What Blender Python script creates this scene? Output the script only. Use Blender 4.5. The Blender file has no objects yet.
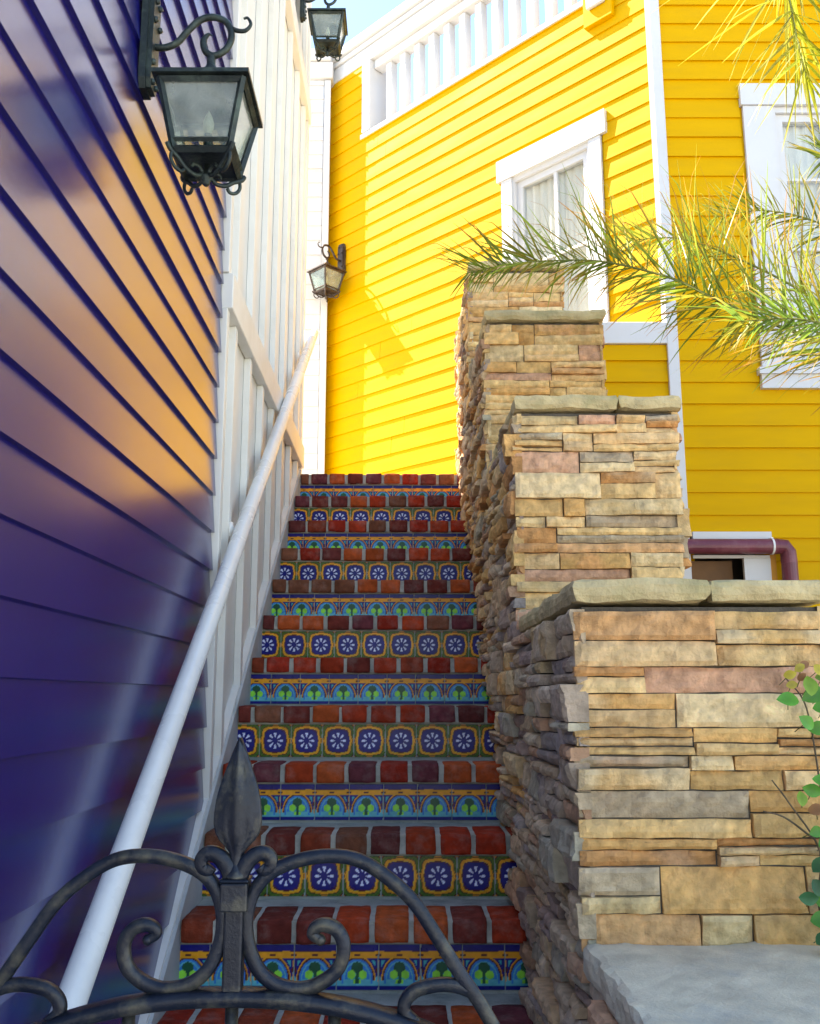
import bpy, bmesh, math, random
from mathutils import Vector, noise, Matrix
PI = math.pi
EYE = 1.6                      # eye height above the lower ground; geometry below is written relative to the eye
scene = bpy.context.scene
COL = scene.collection
rnd = random.Random(7)

# ------------------------------------------------------------------ object helpers
WORLD = {}                      # world origin (eye relative) of every empty, so parts can be written in world coordinates
def tag(o, label=None, cat=None, group=None, kind=None):
    if label: o['label'] = label
    if cat: o['category'] = cat
    if group: o['group'] = group
    if kind: o['kind'] = kind
    return o
def thing(name, label, cat, loc, group=None, kind=None, rz=0):
    o = bpy.data.objects.new(name, None); COL.objects.link(o)
    o.location = loc; o.rotation_euler = (0, 0, rz); o.empty_display_size = .1
    WORLD[o] = Vector(loc)
    return tag(o, label, cat, group, kind)
def obj(name, bm, mat, parent=None, origin=None, smooth=False, label=None, local=False):
    """one mesh object; bm is in eye-relative world coordinates unless local"""
    me = bpy.data.meshes.new(name)
    if not local:
        if origin is None:
            n = len(bm.verts)
            xs = [v.co for v in bm.verts]
            mn = Vector((min(c.x for c in xs), min(c.y for c in xs), min(c.z for c in xs)))
            mx = Vector((max(c.x for c in xs), max(c.y for c in xs), max(c.z for c in xs)))
            origin = Vector(((mn.x+mx.x)/2, (mn.y+mx.y)/2, mn.z))
        origin = Vector(origin)
        for v in bm.verts: v.co -= origin
    else: origin = Vector((0, 0, 0))
    bmesh.ops.recalc_face_normals(bm, faces=bm.faces) if not getattr(obj, 'keep', False) else None
    bm.to_mesh(me); bm.free()
    mats = mat if isinstance(mat, (list, tuple)) else [mat]
    for m in mats: me.materials.append(m)
    if smooth:
        for p in me.polygons: p.use_smooth = True
    o = bpy.data.objects.new(name, me); COL.objects.link(o)
    if parent is not None:
        o.parent = parent
        o.location = origin if local else origin - WORLD[parent]
    else: o.location = origin
    WORLD[o] = Vector(origin) if not local else (WORLD.get(parent, Vector((0,0,0))))
    if label: o['label'] = label
    return o
def NB(): return bmesh.new()
def quadbox(bm, pts, mi=0):
    vs = [bm.verts.new(p) for p in pts]
    for f in ((0,1,2,3),(7,6,5,4),(0,4,5,1),(1,5,6,2),(2,6,7,3),(3,7,4,0)):
        fc = bm.faces.new([vs[i] for i in f]); fc.material_index = mi
    return vs
def box(bm, x0,x1,y0,y1,z0,z1, mi=0):
    return quadbox(bm, [(x0,y0,z0),(x1,y0,z0),(x1,y1,z0),(x0,y1,z0),(x0,y0,z1),(x1,y0,z1),(x1,y1,z1),(x0,y1,z1)], mi)
class Frame:
    def __init__(s, o, u, n): s.o=Vector(o); s.u=Vector(u); s.n=Vector(n)
    def p(s, a, d, z): 
        q = s.o + s.u*a + s.n*d
        return (q.x, q.y, s.o.z+z)
def fbox(bm, F, a0,a1,d0,d1,z0,z1, mi=0):
    return quadbox(bm, [F.p(a0,d0,z0),F.p(a1,d0,z0),F.p(a1,d1,z0),F.p(a0,d1,z0),F.p(a0,d0,z1),F.p(a1,d0,z1),F.p(a1,d1,z1),F.p(a0,d1,z1)], mi)
def bevel_all(bm, w, seg=2):
    bmesh.ops.bevel(bm, geom=list(bm.edges), offset=w, segments=seg, affect='EDGES', profile=.5)
def tube(bm, pts, rad, sides=10, cap=True, flat=None):
    """swept tube through pts; rad number or list; flat=(a,b) gives an elliptical/rect section"""
    pts = [Vector(p) for p in pts]; n = len(pts)
    rads = rad if isinstance(rad, (list, tuple)) else [rad]*n
    t0 = (pts[1]-pts[0]).normalized()
    up = Vector((0,0,1)) if abs(t0.z) < .9 else Vector((1,0,0))
    nrm = t0.cross(up).normalized()
    rings = []
    for i in range(n):
        t = (pts[min(i+1,n-1)]-pts[max(i-1,0)]).normalized()
        nrm = (nrm - t*nrm.dot(t)).normalized()
        b = t.cross(nrm)
        ring = []
        for k in range(sides):
            a = 2*PI*k/sides
            ca, sa = math.cos(a), math.sin(a)
            if flat:
                ca = math.copysign(abs(ca)**.5, ca)*flat[0]; sa = math.copysign(abs(sa)**.5, sa)*flat[1]
            ring.append(bm.verts.new(pts[i] + nrm*rads[i]*ca + b*rads[i]*sa))
        rings.append(ring)
    for i in range(n-1):
        for k in range(sides):
            bm.faces.new((rings[i][k], rings[i][(k+1)%sides], rings[i+1][(k+1)%sides], rings[i+1][k]))
    if cap:
        bm.faces.new(rings[0][::-1]); bm.faces.new(rings[-1])
def spline(pts, n=8):
    """Catmull-Rom through pts"""
    P = [Vector(p) for p in pts]; P = [P[0]*2-P[1]] + P + [P[-1]*2-P[-2]]
    out = []
    for i in range(1, len(P)-2):
        for k in range(n):
            t = k/n
            out.append(.5*((2*P[i]) + (P[i+1]-P[i-1])*t + (2*P[i-1]-5*P[i]+4*P[i+1]-P[i+2])*t*t + (-P[i-1]+3*P[i]-3*P[i+1]+P[i+2])*t**3))
    out.append(P[-2].copy())
    return out
def lathe(bm, prof, c=(0,0,0), seg=16):
    rings = []
    for r, z in prof:
        rings.append([bm.verts.new((c[0]+r*math.cos(2*PI*k/seg), c[1]+r*math.sin(2*PI*k/seg), c[2]+z)) for k in range(seg)])
    for i in range(len(rings)-1):
        for k in range(seg):
            bm.faces.new((rings[i][k], rings[i][(k+1)%seg], rings[i+1][(k+1)%seg], rings[i+1][k]))
    bm.faces.new(rings[0][::-1]); bm.faces.new(rings[-1])
def ball(bm, c, r, seg=8):
    prof = [(max(1e-4, r*math.sin(PI*k/seg)), -r*math.cos(PI*k/seg)) for k in range(seg+1)]
    lathe(bm, prof, c, seg)

# ------------------------------------------------------------------ materials
def new_mat(name):
    m = bpy.data.materials.new(name); m.use_nodes = True
    nt = m.node_tree; nt.nodes.clear()
    out = nt.nodes.new('ShaderNodeOutputMaterial'); b = nt.nodes.new('ShaderNodeBsdfPrincipled')
    nt.links.new(b.outputs[0], out.inputs[0])
    return m, nt, b
def pm(name, col, rough=.6, var=.12, scale=6., bump=.1, bscale=60., attr=False, spec=.5, metal=0., coat=0., ior=1.5,
       stain=None, stain_scale=2., stain_amt=.4, stretch=(1,1,1), rvar=.1, trans=0.):
    m, nt, b = new_mat(name); L = nt.links.new
    tc = nt.nodes.new('ShaderNodeTexCoord'); mp = nt.nodes.new('ShaderNodeMapping'); L(tc.outputs['Object'], mp.inputs[0])
    mp.inputs['Scale'].default_value = stretch
    n1 = nt.nodes.new('ShaderNodeTexNoise'); n1.inputs['Scale'].default_value = scale; n1.inputs['Detail'].default_value = 6
    L(mp.outputs[0], n1.inputs[0])
    mr = nt.nodes.new('ShaderNodeMapRange'); L(n1.outputs[0], mr.inputs[0])
    mr.inputs[1].default_value=.3; mr.inputs[2].default_value=.7; mr.inputs[3].default_value = 1-var; mr.inputs[4].default_value = 1+var
    mul = nt.nodes.new('ShaderNodeMix'); mul.data_type='RGBA'; mul.blend_type='MULTIPLY'; mul.inputs[0].default_value = 1
    if attr:
        at = nt.nodes.new('ShaderNodeAttribute'); at.attribute_name = 'Col'; L(at.outputs[0], mul.inputs[6])
    else: mul.inputs[6].default_value = (*col, 1)
    L(mr.outputs[0], mul.inputs[7])
    src = mul.outputs[2]
    if stain:
        n2 = nt.nodes.new('ShaderNodeTexNoise'); n2.inputs['Scale'].default_value = stain_scale; n2.inputs['Detail'].default_value = 8
        n2.inputs['Roughness'].default_value = .65
        L(mp.outputs[0], n2.inputs[0])
        r2 = nt.nodes.new('ShaderNodeMapRange'); L(n2.outputs[0], r2.inputs[0]); r2.inputs[1].default_value=.5; r2.inputs[2].default_value=.68
        r2.inputs[4].default_value = stain_amt
        mx = nt.nodes.new('ShaderNodeMix'); mx.data_type='RGBA'; L(r2.outputs[0], mx.inputs[0]); L(src, mx.inputs[6]); mx.inputs[7].default_value=(*stain,1)
        src = mx.outputs[2]
    L(src, b.inputs['Base Color'])
    rr = nt.nodes.new('ShaderNodeMapRange'); L(n1.outputs[0], rr.inputs[0]); rr.inputs[3].default_value=max(0,rough-rvar); rr.inputs[4].default_value=min(1,rough+rvar)
    L(rr.outputs[0], b.inputs['Roughness'])
    b.inputs['Metallic'].default_value = metal; b.inputs['IOR'].default_value = ior
    b.inputs['Specular IOR Level'].default_value = spec
    if coat: b.inputs['Coat Weight'].default_value = coat; b.inputs['Coat Roughness'].default_value=.08
    if bump:
        nb = nt.nodes.new('ShaderNodeTexNoise'); nb.inputs['Scale'].default_value = bscale; nb.inputs['Detail'].default_value = 9; nb.inputs['Roughness'].default_value = .62
        L(mp.outputs[0], nb.inputs[0])
        bp = nt.nodes.new('ShaderNodeBump'); bp.inputs['Strength'].default_value = bump; bp.inputs['Distance'].default_value=.01
        L(nb.outputs[0], bp.inputs['Height']); L(bp.outputs[0], b.inputs['Normal'])
    if trans:      # thin leaf: part of the light passes through
        tr = nt.nodes.new('ShaderNodeBsdfTranslucent'); L(src, tr.inputs[0])
        ms = nt.nodes.new('ShaderNodeMixShader'); ms.inputs[0].default_value = trans
        L(b.outputs[0], ms.inputs[1]); L(tr.outputs[0], ms.inputs[2])
        out = [n for n in nt.nodes if n.type=='OUTPUT_MATERIAL'][0]; L(ms.outputs[0], out.inputs[0])
    return m
M = {}
M['yellow'] = pm('yellow_paint', (.67,.365,.003), .65, .05, 2.5, .08, 90, stretch=(1,1,5), spec=.10, stain=(.50,.29,.02), stain_scale=3.5, stain_amt=.16)
M['navy'] = pm('navy_paint', (.001,.0004,.13), .225, .12, 2., .03, 30, stretch=(1,1,1), spec=.8, ior=2.35, rvar=.04)
M['batten'] = pm('shade_lifted_white', (.80,.79,.74), .5, .04, 3., .08, 60, stain=(.55,.50,.38), stain_scale=4, stain_amt=.22)  # second white, lightened in colour because the batten wall stands in shade
M['white'] = pm('white_paint', (.62,.62,.625), .45, .04, 3., .06, 70, stain=(.55,.50,.40), stain_scale=5, stain_amt=.18)
M['rail'] = pm('white_pipe_paint', (.84,.83,.79), .28, .03, 5., .03, 40, stain=(.5,.5,.5), stain_scale=14, stain_amt=.15)
M['iron'] = pm('weathered_iron', (.009,.014,.026), .34, .35, 18, .16, 160, metal=.35, stain=(.16,.15,.10), stain_scale=22, stain_amt=.55)
M['bronze'] = pm('verdigris_metal', (.030,.042,.040), .45, .3, 25, .35, 120, metal=.5, stain=(.10,.14,.11), stain_scale=18, stain_amt=.7)
M['brown_iron'] = pm('brown_lantern_metal', (.060,.042,.035), .45, .3, 25, .3, 120, metal=.4, stain=(.14,.11,.09), stain_scale=18, stain_amt=.6)
M['stone'] = pm('ledge_stone', (1,1,1), .85, .24, 34, .8, 65, attr=True, spec=.25)
M['cap'] = pm('cap_stone', (.62,.49,.26), .9, .22, 12, .8, 60, stain=(.42,.37,.18), stain_scale=7, stain_amt=.75, spec=.2)
M['mortar'] = pm('dark_mortar', (.10,.085,.065), .95, .3, 30, .5, 80)
M['concrete'] = pm('pale_concrete', (.68,.60,.43), .85, .18, 14, .35, 140, stain=(.42,.43,.38), stain_scale=9, stain_amt=.5)
M['tread'] = pm('tread_mortar', (.44,.45,.40), .85, .2, 12, .5, 90, stain=(.12,.16,.14), stain_scale=10, stain_amt=.6)
M['curbm'] = pm('curb_plaster', (.50,.52,.52), .8, .12, 7, .3, 60, stain=(.26,.32,.30), stain_scale=5, stain_amt=.6)
M['brick'] = pm('red_brick', (1,1,1), .75, .22, 45, .5, 110, attr=True, spec=.06, stain=(.46,.38,.34), stain_scale=16, stain_amt=.2)
M['tile'] = pm('glazed_tile', (1,1,1), .30, .06, 30, .04, 60, attr=True, spec=.22)
M['maroon'] = pm('maroon_pipe_paint', (.17,.035,.055), .4, .2, 10, .15, 60, stain=(.26,.12,.13), stain_scale=12, stain_amt=.5)
M['curtain'] = pm('white_curtain', (.80,.77,.70), .8, .05, 4, .05, 40)
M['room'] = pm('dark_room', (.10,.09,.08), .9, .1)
M['ground'] = pm('paving_ground', (.52,.49,.44), .9, .2, 3, .3, 30, stain=(.36,.34,.30), stain_amt=.5)
M['soil'] = pm('bed_soil', (.09,.065,.04), .95, .35, 8, .8, 40)
M['brown_board'] = pm('brown_board', (.16,.075,.025), .7, .3, 6, .1, 60)
M['ochre'] = pm('ochre_board', (.62,.27,.02), .6, .08, 6, .1, 60)
M['leaf'] = pm('vine_leaf', (1,1,1), .42, .18, 30, .1, 60, attr=True, trans=.3)
M['palm'] = pm('palm_leaf', (1,1,1), .42, .15, 30, .05, 60, attr=True, trans=.45)
M['trunk'] = pm('palm_trunk', (.14,.10,.06), .9, .4, 20, .8, 50)
M['candle'] = pm('lamp_candle', (.75,.70,.58), .5, .05)
M['roofing'] = pm('flat_roof', (.35,.34,.32), .9, .1)
def glass_mat(name, tint, gl=.12, rough=.02, haze=0., hcol=(.7,.7,.65)):
    m = bpy.data.materials.new(name); m.use_nodes=True; nt=m.node_tree; nt.nodes.clear(); L=nt.links.new
    out=nt.nodes.new('ShaderNodeOutputMaterial'); t=nt.nodes.new('ShaderNodeBsdfTransparent'); t.inputs[0].default_value=(*tint,1)
    g=nt.nodes.new('ShaderNodeBsdfGlossy'); g.inputs['Roughness'].default_value=rough
    lw=nt.nodes.new('ShaderNodeLayerWeight'); lw.inputs[0].default_value=.5; fr=nt.nodes.new('ShaderNodeMath'); fr.operation='POWER'; L(lw.outputs['Facing'], fr.inputs[0]); fr.inputs[1].default_value=4.
    ad=nt.nodes.new('ShaderNodeMath'); ad.operation='ADD'; ad.inputs[1].default_value=gl; L(fr.outputs[0], ad.inputs[0])
    mx=nt.nodes.new('ShaderNodeMixShader'); L(ad.outputs[0], mx.inputs[0]); L(t.outputs[0], mx.inputs[1]); L(g.outputs[0], mx.inputs[2])
    last=mx.outputs[0]
    if haze:    # dust film on the pane
        df=nt.nodes.new('ShaderNodeBsdfDiffuse'); df.inputs[0].default_value=(*hcol,1)
        nz=nt.nodes.new('ShaderNodeTexNoise'); nz.inputs['Scale'].default_value=14; nz.inputs['Detail'].default_value=4
        tc=nt.nodes.new('ShaderNodeTexCoord'); L(tc.outputs['Object'], nz.inputs[0])
        mr=nt.nodes.new('ShaderNodeMapRange'); L(nz.outputs[0], mr.inputs[0]); mr.inputs[1].default_value=.3; mr.inputs[2].default_value=.7; mr.inputs[3].default_value=haze*.4; mr.inputs[4].default_value=haze*1.6
        m2=nt.nodes.new('ShaderNodeMixShader'); L(mr.outputs[0], m2.inputs[0]); L(last, m2.inputs[1]); L(df.outputs[0], m2.inputs[2]); last=m2.outputs[0]
    L(last, out.inputs[0]); return m
M['glass'] = glass_mat('window_glass', (.93,.95,.95), .05)
M['lampglass'] = glass_mat('lantern_glass', (.86,.92,.89), .05, .06, .22, (.62,.66,.60))

# ------------------------------------------------------------------ lap siding
def siding(bm, F, a0, a1, z0, z1, anchor, expo=.1265, thick=.016, holes=(), joints=True, seed=0, top=None):
    r = random.Random(seed)
    k0 = math.floor((z0-anchor)/expo); k1 = math.ceil((z1-anchor)/expo)
    for k in range(k0, k1):
        za, zb = anchor+k*expo, anchor+(k+1)*expo
        lo, hi = max(za, z0), min(zb, z1)
        if hi-lo < .004: continue
        cuts = sorted({lo, hi, *[h[2] for h in holes if lo < h[2] < hi], *[h[3] for h in holes if lo < h[3] < hi]})
        cur = a0; bl = [a0]
        while joints:
            cur += r.uniform(1.9, 3.7)
            if cur >= a1-.4: break
            bl.append(cur)
        bl.append(a1)
        for c0, c1 in zip(cuts[:-1], cuts[1:]):
            if c1-c0 < .003: continue
            mid = (c0+c1)/2
            hs = sorted([(h[0], h[1]) for h in holes if h[2] < mid < h[3]])
            for b0, b1 in zip(bl[:-1], bl[1:]):
                segs = [(b0+(.0014 if b0 > a0 else 0), b1-(.0014 if b1 < a1 else 0))]
                for h0, h1 in hs:
                    ns = []
                    for s0, s1 in segs:
                        if h1 <= s0 or h0 >= s1: ns.append((s0,s1)); continue
                        if h0 > s0: ns.append((s0,h0))
                        if h1 < s1: ns.append((h1,s1))
                    segs = ns
                jit = r.uniform(-.0013,.0013)
                for s0, s1 in segs:
                    if s1-s0 < .002: continue
                    dd = lambda z: thick + (z-za)/expo*(.002-thick) + jit
                    d0, d1 = dd(c0), dd(c1)
                    if top is not None:
                        pass
                    P = [F.p(s0,0,c0),F.p(s1,0,c0),F.p(s1,d0,c0),F.p(s0,d0,c0),F.p(s0,0,c1),F.p(s1,0,c1),F.p(s1,d1,c1),F.p(s0,d1,c1)]
                    quadbox(bm, P)
def core(bm, F, a0, a1, d0, d1, z0, z1, holes=()):
    zs = sorted({z0, z1, *[h[2] for h in holes], *[h[3] for h in holes]})
    for c0, c1 in zip(zs[:-1], zs[1:]):
        mid = (c0+c1)/2
        hs = sorted([(h[0],h[1]) for h in holes if h[2] < mid < h[3]])
        cur = a0
        for h0, h1 in hs:
            if h0 > cur: fbox(bm, F, cur, h0, d0, d1, c0, c1)
            cur = h1
        if cur < a1: fbox(bm, F, cur, a1, d0, d1, c0, c1)

# ------------------------------------------------------------------ ground
bm = NB(); box(bm, -60,60,-60,60,-EYE-.3,-EYE)
tag(obj('ground', bm, M['ground']), kind='structure')
bm = NB()
box(bm, .90, 7, 1.95, 5.0, -EYE+.004, -.455); 
tag(obj('planting_bed', bm, M['soil']), kind='structure')

# ------------------------------------------------------------------ navy building
FN = Frame((-.648, -1.2, 0), (0,1,0), (1,0,0))
navy = thing('navy_house', 'glossy dark navy clapboard house wall on the left, mirroring the yellow wall', 'house', (-2,.5,-EYE))
bm = NB(); siding(bm, FN, 0, 4.32, -EYE+.01, 2.72, .031, .1265, .0125, joints=False, seed=3)
obj('siding', bm, M['navy'], navy)
bm = NB(); box(bm, -4.2, -.652, -1.2, 3.11, -EYE+.004, 2.70); obj('wall', bm, M['navy'], navy)
bm = NB(); box(bm, -4.3, -.60, -1.3, 3.095, 2.73, 2.82); obj('roof', bm, M['roofing'], navy)

# ------------------------------------------------------------------ white board and batten building
white = thing('white_house', 'white board and batten wall beside the stairs, its unseen top sloped to let sun past', 'house', (-2,4.4,-EYE))
def sun_clear_top(y): return 2.75+(y-3.13)*.8265  # unseen wall top, sloped and kept low so sun passes over to the palm
bm = NB()
quadbox(bm, [(-4.2,3.13,-EYE+.004),(-.65,3.13,-EYE+.004),(-.65,5.55,-EYE+.004),(-4.2,5.55,-EYE+.004),
             (-4.2,3.13,2.75),(-.65,3.13,2.75),(-.65,5.55,sun_clear_top(5.55)),(-4.2,5.55,sun_clear_top(5.55))])
obj('wall', bm, M['batten'], white)
bm = NB()
y = 3.155
while y < 5.5:
    w = .045
    zt = sun_clear_top(y)
    for z0, z1 in ((-EYE+.01, 1.34), (1.476, 3.62), (3.756, 5.2)):
        z1 = min(z1, zt-.03)
        if z1 > z0: box(bm, -.649, -.622, y-w/2, y+w/2, z0, z1)
    y += .17 if y < 3.2 else .338
box(bm, -.649, -.619, 5.49, 5.547, -EYE+.01, 1.34); box(bm, -.649, -.619, 5.49, 5.547, 1.476, 3.62); box(bm, -.649, -.619, 5.49, 5.547, 3.756, 4.9)
bevel_all(bm, .002, 1)
obj('battens', bm, M['batten'], white)
for z0, z1 in ((1.342,1.474),(3.622,3.754)):
    bm = NB(); box(bm, -.648, -.606, 3.14 if z0 < 2 else 4.40, 5.547, z0, z1); bevel_all(bm, .003, 1)
    obj('band_board', bm, M['batten'], white)
bm = NB()
quadbox(bm, [(-4.3,3.10,2.76),(-.60,3.10,2.76),(-.60,5.60,sun_clear_top(5.60)+.01),(-4.3,5.60,sun_clear_top(5.60)+.01),
             (-4.3,3.10,2.84),(-.60,3.10,2.84),(-.60,5.60,sun_clear_top(5.60)+.09),(-4.3,5.60,sun_clear_top(5.60)+.09)])
obj('roof', bm, M['roofing'], white)

# ------------------------------------------------------------------ yellow building
S2 = math.sqrt(.5)
FA = Frame((1.49,5.10,0), (-S2,S2,0), (-S2,-S2,0))     # angled face
FB = Frame((1.49,5.10,0), (1,0,0), (0,-1,0))           # frontal face
FC = Frame((-.625,7.10,0), (-1,0,0), (0,-1,0))         # narrow white return
yel = thing('yellow_house', 'bright yellow clapboard house with white trim above the stairs', 'house', (1.5,6.5,-EYE))
LEN_A = 3.03
hA = [(.36,2.54,4.44,5.068), (.42,1.12,2.10,3.46)]
hB = [(.50,1.45,1.72,3.46), (-.6,.47,-.3,.80)]
AN = 1.607
bm = NB()
siding(bm, FA, .0, LEN_A, -EYE+.02, 5.07, AN, .1265, .012, seed=11, holes=[(.36,2.54,4.40,5.2),(.36,1.16,2.08,3.5)], joints=True)
obj('siding', bm, M['yellow'], yel)
bm = NB()
siding(bm, FB, .0, 4.2, -EYE+.02, 5.9, AN, .1265, .014, seed=21, holes=[(.50,1.45,1.72,3.5),(.0,.485,-.3,.875)])
obj('siding', bm, M['yellow'], yel)
bm = NB()
core(bm, FA, 0, LEN_A+.1, -.16, -.002, -EYE+.004, 5.068, hA)
obj('wall', bm, M['yellow'], yel)
bm = NB()
core(bm, FB, .07, 4.2, -.16, -.002, -EYE+.004, 5.9, [(.55,1.40,1.76,3.44),(.07,.47,-.3,.80)])
obj('wall', bm, M['yellow'], yel)
# unseen storey masses added to block light behind the walls: balcony slab, back walls
bm = NB()
box(bm, -.60, 5.69, 7.45, 9.4, -EYE+.004, 4.0)
box(bm, 2.6, 5.69, 5.28, 7.44, 4.05, 5.88)
box(bm, 1.9, 5.69, 5.7, 7.44, -EYE+.004, 3.98)
obj('rear_light_block', bm, M['room'], yel)
bm = NB()
vs = [(-.55,7.40),(1.55,5.30),(5.69,5.30),(5.69,9.4),(-.55,9.4)]
lo = [bm.verts.new((x,y,4.0)) for x,y in vs]; hi = [bm.verts.new((x,y,4.12)) for x,y in vs]
bm.faces.new(lo); bm.faces.new(hi)
for i in range(5): bm.faces.new((lo[i],lo[(i+1)%5],hi[(i+1)%5],hi[i]))
obj('balcony_floor', bm, M['roofing'], yel)
# white return wall at the far left
bm = NB(); siding(bm, FC, .05, .175, -EYE+.02, 5.05, 5.003-.1265*40, .1265, .014, joints=False)
box(bm, -.80, -.627, 7.102, 7.22, -EYE+.004, 5.05)
obj('return_wall', bm, M['white'], yel)
bm = NB(); box(bm, -.668, -.617, 7.075, 7.101, 1.0, 5.04); bevel_all(bm,.002,1)
obj('corner_board', bm, M['white'], yel)
bm = NB(); fbox(bm, FA, -.012, .018, .003, .026, 2.09, 5.6); fbox(bm, FB, -.012, .050, .004, .031, -EYE+.03, 5.6); bevel_all(bm,.002,1)
obj('corner_board', bm, M['white'], yel)
# fascia and gutter profile
bm = NB()
fbox(bm, FA, -.3, LEN_A-.0, -.165, .016, 5.072, 5.20)
fbox(bm, FA, -.3, LEN_A-.0, -.14, .034, 5.203, 5.245)
fbox(bm, FA, -.3, LEN_A-.0, -.16, .060, 5.248, 5.325)
bevel_all(bm,.008,2)
obj('fascia', bm, M['white'], yel)
bm = NB()
box(bm, -.80, -.60, 7.055, 7.22, 5.053, 5.20); box(bm, -.80, -.615, 7.03, 7.23, 5.203, 5.31); bevel_all(bm,.008,2)
obj('fascia', bm, M['white'], yel)
# balcony opening
bm = NB(); fbox(bm, FA, .45, 2.60, -.165, .022, 4.398, 4.437); bevel_all(bm,.003,1)
obj('rail_sill', bm, M['white'], yel)
bm = NB(); fbox(bm, FA, 2.485, 2.575, -.165, .028, 4.44, 5.070); bevel_all(bm,.003,1)
obj('rail_jamb', bm, M['white'], yel)
bm = NB(); fbox(bm, FA, .33, 2.48, -.115, -.02, 4.995, 5.070); bevel_all(bm,.003,1)
obj('top_rail', bm, M['white'], yel)
a = .46; first = None
while a < 2.44:
    if first is None:
        bm = NB(); fbox(bm, FA, a-.030, a+.030, -.115, -.045, 4.436, 4.994); bevel_all(bm,.003,1)
        first = obj('baluster', bm, M['white'], yel); a0 = a
    else:
        c = first.copy(); COL.objects.link(c); c.parent = yel
        c.location = first.location + Vector((-S2,S2,0))*(a-a0)
    a += .1565
# lower square corner storey below the angled face
bm = NB(); FL = Frame((1.483,5.10,0),(-1,0,0),(0,-1,0))
siding(bm, FL, .0, .58, -EYE+.02, 1.955, AN, joints=False)
core(bm, FL, .0, .58, -.12, -.002, -EYE+.004, 1.955)
quadbox(bm, [(.89,5.2,-EYE),(.93,5.2,-EYE),(.93,5.62,-EYE),(.89,5.66,-EYE),(.89,5.2,1.955),(.93,5.2,1.955),(.93,5.62,1.955),(.89,5.66,1.955)])
obj('lower_wall', bm, M['yellow'], yel)
bm = NB(); fbox(bm, FL, -.005, .60, -.03, .028, 1.957, 2.085); bevel_all(bm,.003,1)
v = [(.87,5.13),(1.44,5.13),(.87,5.70)]
lo = [bm.verts.new((x,y,2.03)) for x,y in v]; hi = [bm.verts.new((x,y,2.082)) for x,y in v]
bm.faces.new(lo); bm.faces.new(hi)
for i in range(3): bm.faces.new((lo[i],lo[(i+1)%3],hi[(i+1)%3],hi[i]))
obj('band_board', bm, M['white'], yel)

def curtain(bm, F, a0, a1, d, z0, z1, amp=.012, n=60, freq=9):
    prev = None
    for i in range(n+1):
        a = a0+(a1-a0)*i/n
        dd = d+amp*math.sin(i/n*freq*2*PI)+amp*.4*math.sin(i/n*freq*4.7*PI)
        cur = (bm.verts.new(F.p(a,dd,z0)), bm.verts.new(F.p(a,dd,z1)), bm.verts.new(F.p(a,dd-.003,z0)), bm.verts.new(F.p(a,dd-.003,z1)))
        if prev:
            bm.faces.new((prev[0],cur[0],cur[1],prev[1])); bm.faces.new((prev[2],cur[2],cur[3],prev[3]))
        prev = cur
def window(F, c0,c1,cz0,cz1, h0,h1,hz0,hz1, cw, muntin_x, muntin_z, curt, sill=None):
    """casing outer c0..c1 x cz0..cz1, header h0..h1 x hz0..hz1, casing width cw"""
    bm = NB()
    fbox(bm, F, c0, c0+cw, .004, .026, cz0, cz1-.001); fbox(bm, F, c1-cw, c1, .004, .026, cz0, cz1-.001)
    fbox(bm, F, h0, h1, .002, .036, hz0, hz1)
    if sill: fbox(bm, F, h0, h1, -.05, .040, cz0-.11, cz0-.001); fbox(bm, F, h0-.015, h1+.015, -.05, .055, cz0-.03, cz0+.008)
    # reveal
    fbox(bm, F, c0+cw-.001, c0+cw+.02, -.155, .012, cz0, cz1); fbox(bm, F, c1-cw-.02, c1-cw+.001, -.155, .012, cz0, cz1)
    fbox(bm, F, c0+cw+.02, c1-cw-.02, -.155, .010, cz1-.035, cz1)
    fbox(bm, F, c0+cw+.02, c1-cw-.02, -.155, .010, cz0, cz0+.02)
    w = obj('window', bm, M['white'], yel)
    i0, i1, j0, j1 = c0+cw+.022, c1-cw-.022, cz0+.022, cz1-.037
    bm = NB(); s = .045
    fbox(bm,F,i0,i0+s,-.055,-.012,j0,j1); fbox(bm,F,i1-s,i1,-.055,-.012,j0,j1)
    fbox(bm,F,i0+s,i1-s,-.055,-.012,j1-s,j1); fbox(bm,F,i0+s,i1-s,-.055,-.012,j0,j0+s*1.3)
    for mx in muntin_x: fbox(bm,F,mx-.012,mx+.012,-.047,-.016,j0+s*1.3,j1-s)
    for mz in muntin_z: fbox(bm,F,i0+s,i1-s,-.0465,-.017,mz-.009,mz+.009)
    obj('sash', bm, M['white'], w)
    bm = NB(); fbox(bm,F,i0+s-.004,i1-s+.004,-.034,-.030,j0+s,j1-s+.004)
    obj('pane', bm, M['glass'], w)
    for (q0,q1) in curt:
        bm = NB(); curtain(bm,F,q0,q1,-.068,j0-.02,j1+.02,.009)
        obj('curtain', bm, M['curtain'], w, smooth=True)
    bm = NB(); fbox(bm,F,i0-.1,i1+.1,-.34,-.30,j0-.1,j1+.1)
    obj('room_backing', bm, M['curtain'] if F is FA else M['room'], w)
window(FA, .372,1.160,2.088,3.431, .328,1.192,3.431,3.586, .085, [.745], [2.78], [(.46,1.07)])
window(FB, .515,1.50,1.80,3.446, .502,1.53,3.448,3.587, .175, [1.0], [2.99,2.55,2.15], [(.69,1.33)], sill=True)
# small fixture box on the angled face
bm = NB(); fbox(bm, FA, .235,.445,.005,.045,4.20,4.43); bevel_all(bm,.004,1)
w = obj('mounting_block', bm, M['yellow'], yel)
bm = NB(); fbox(bm, FA, .275,.405,.046,.075,4.30,4.40); bevel_all(bm,.01,2)
obj('vent_cover', bm, M['white'], w)
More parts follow.
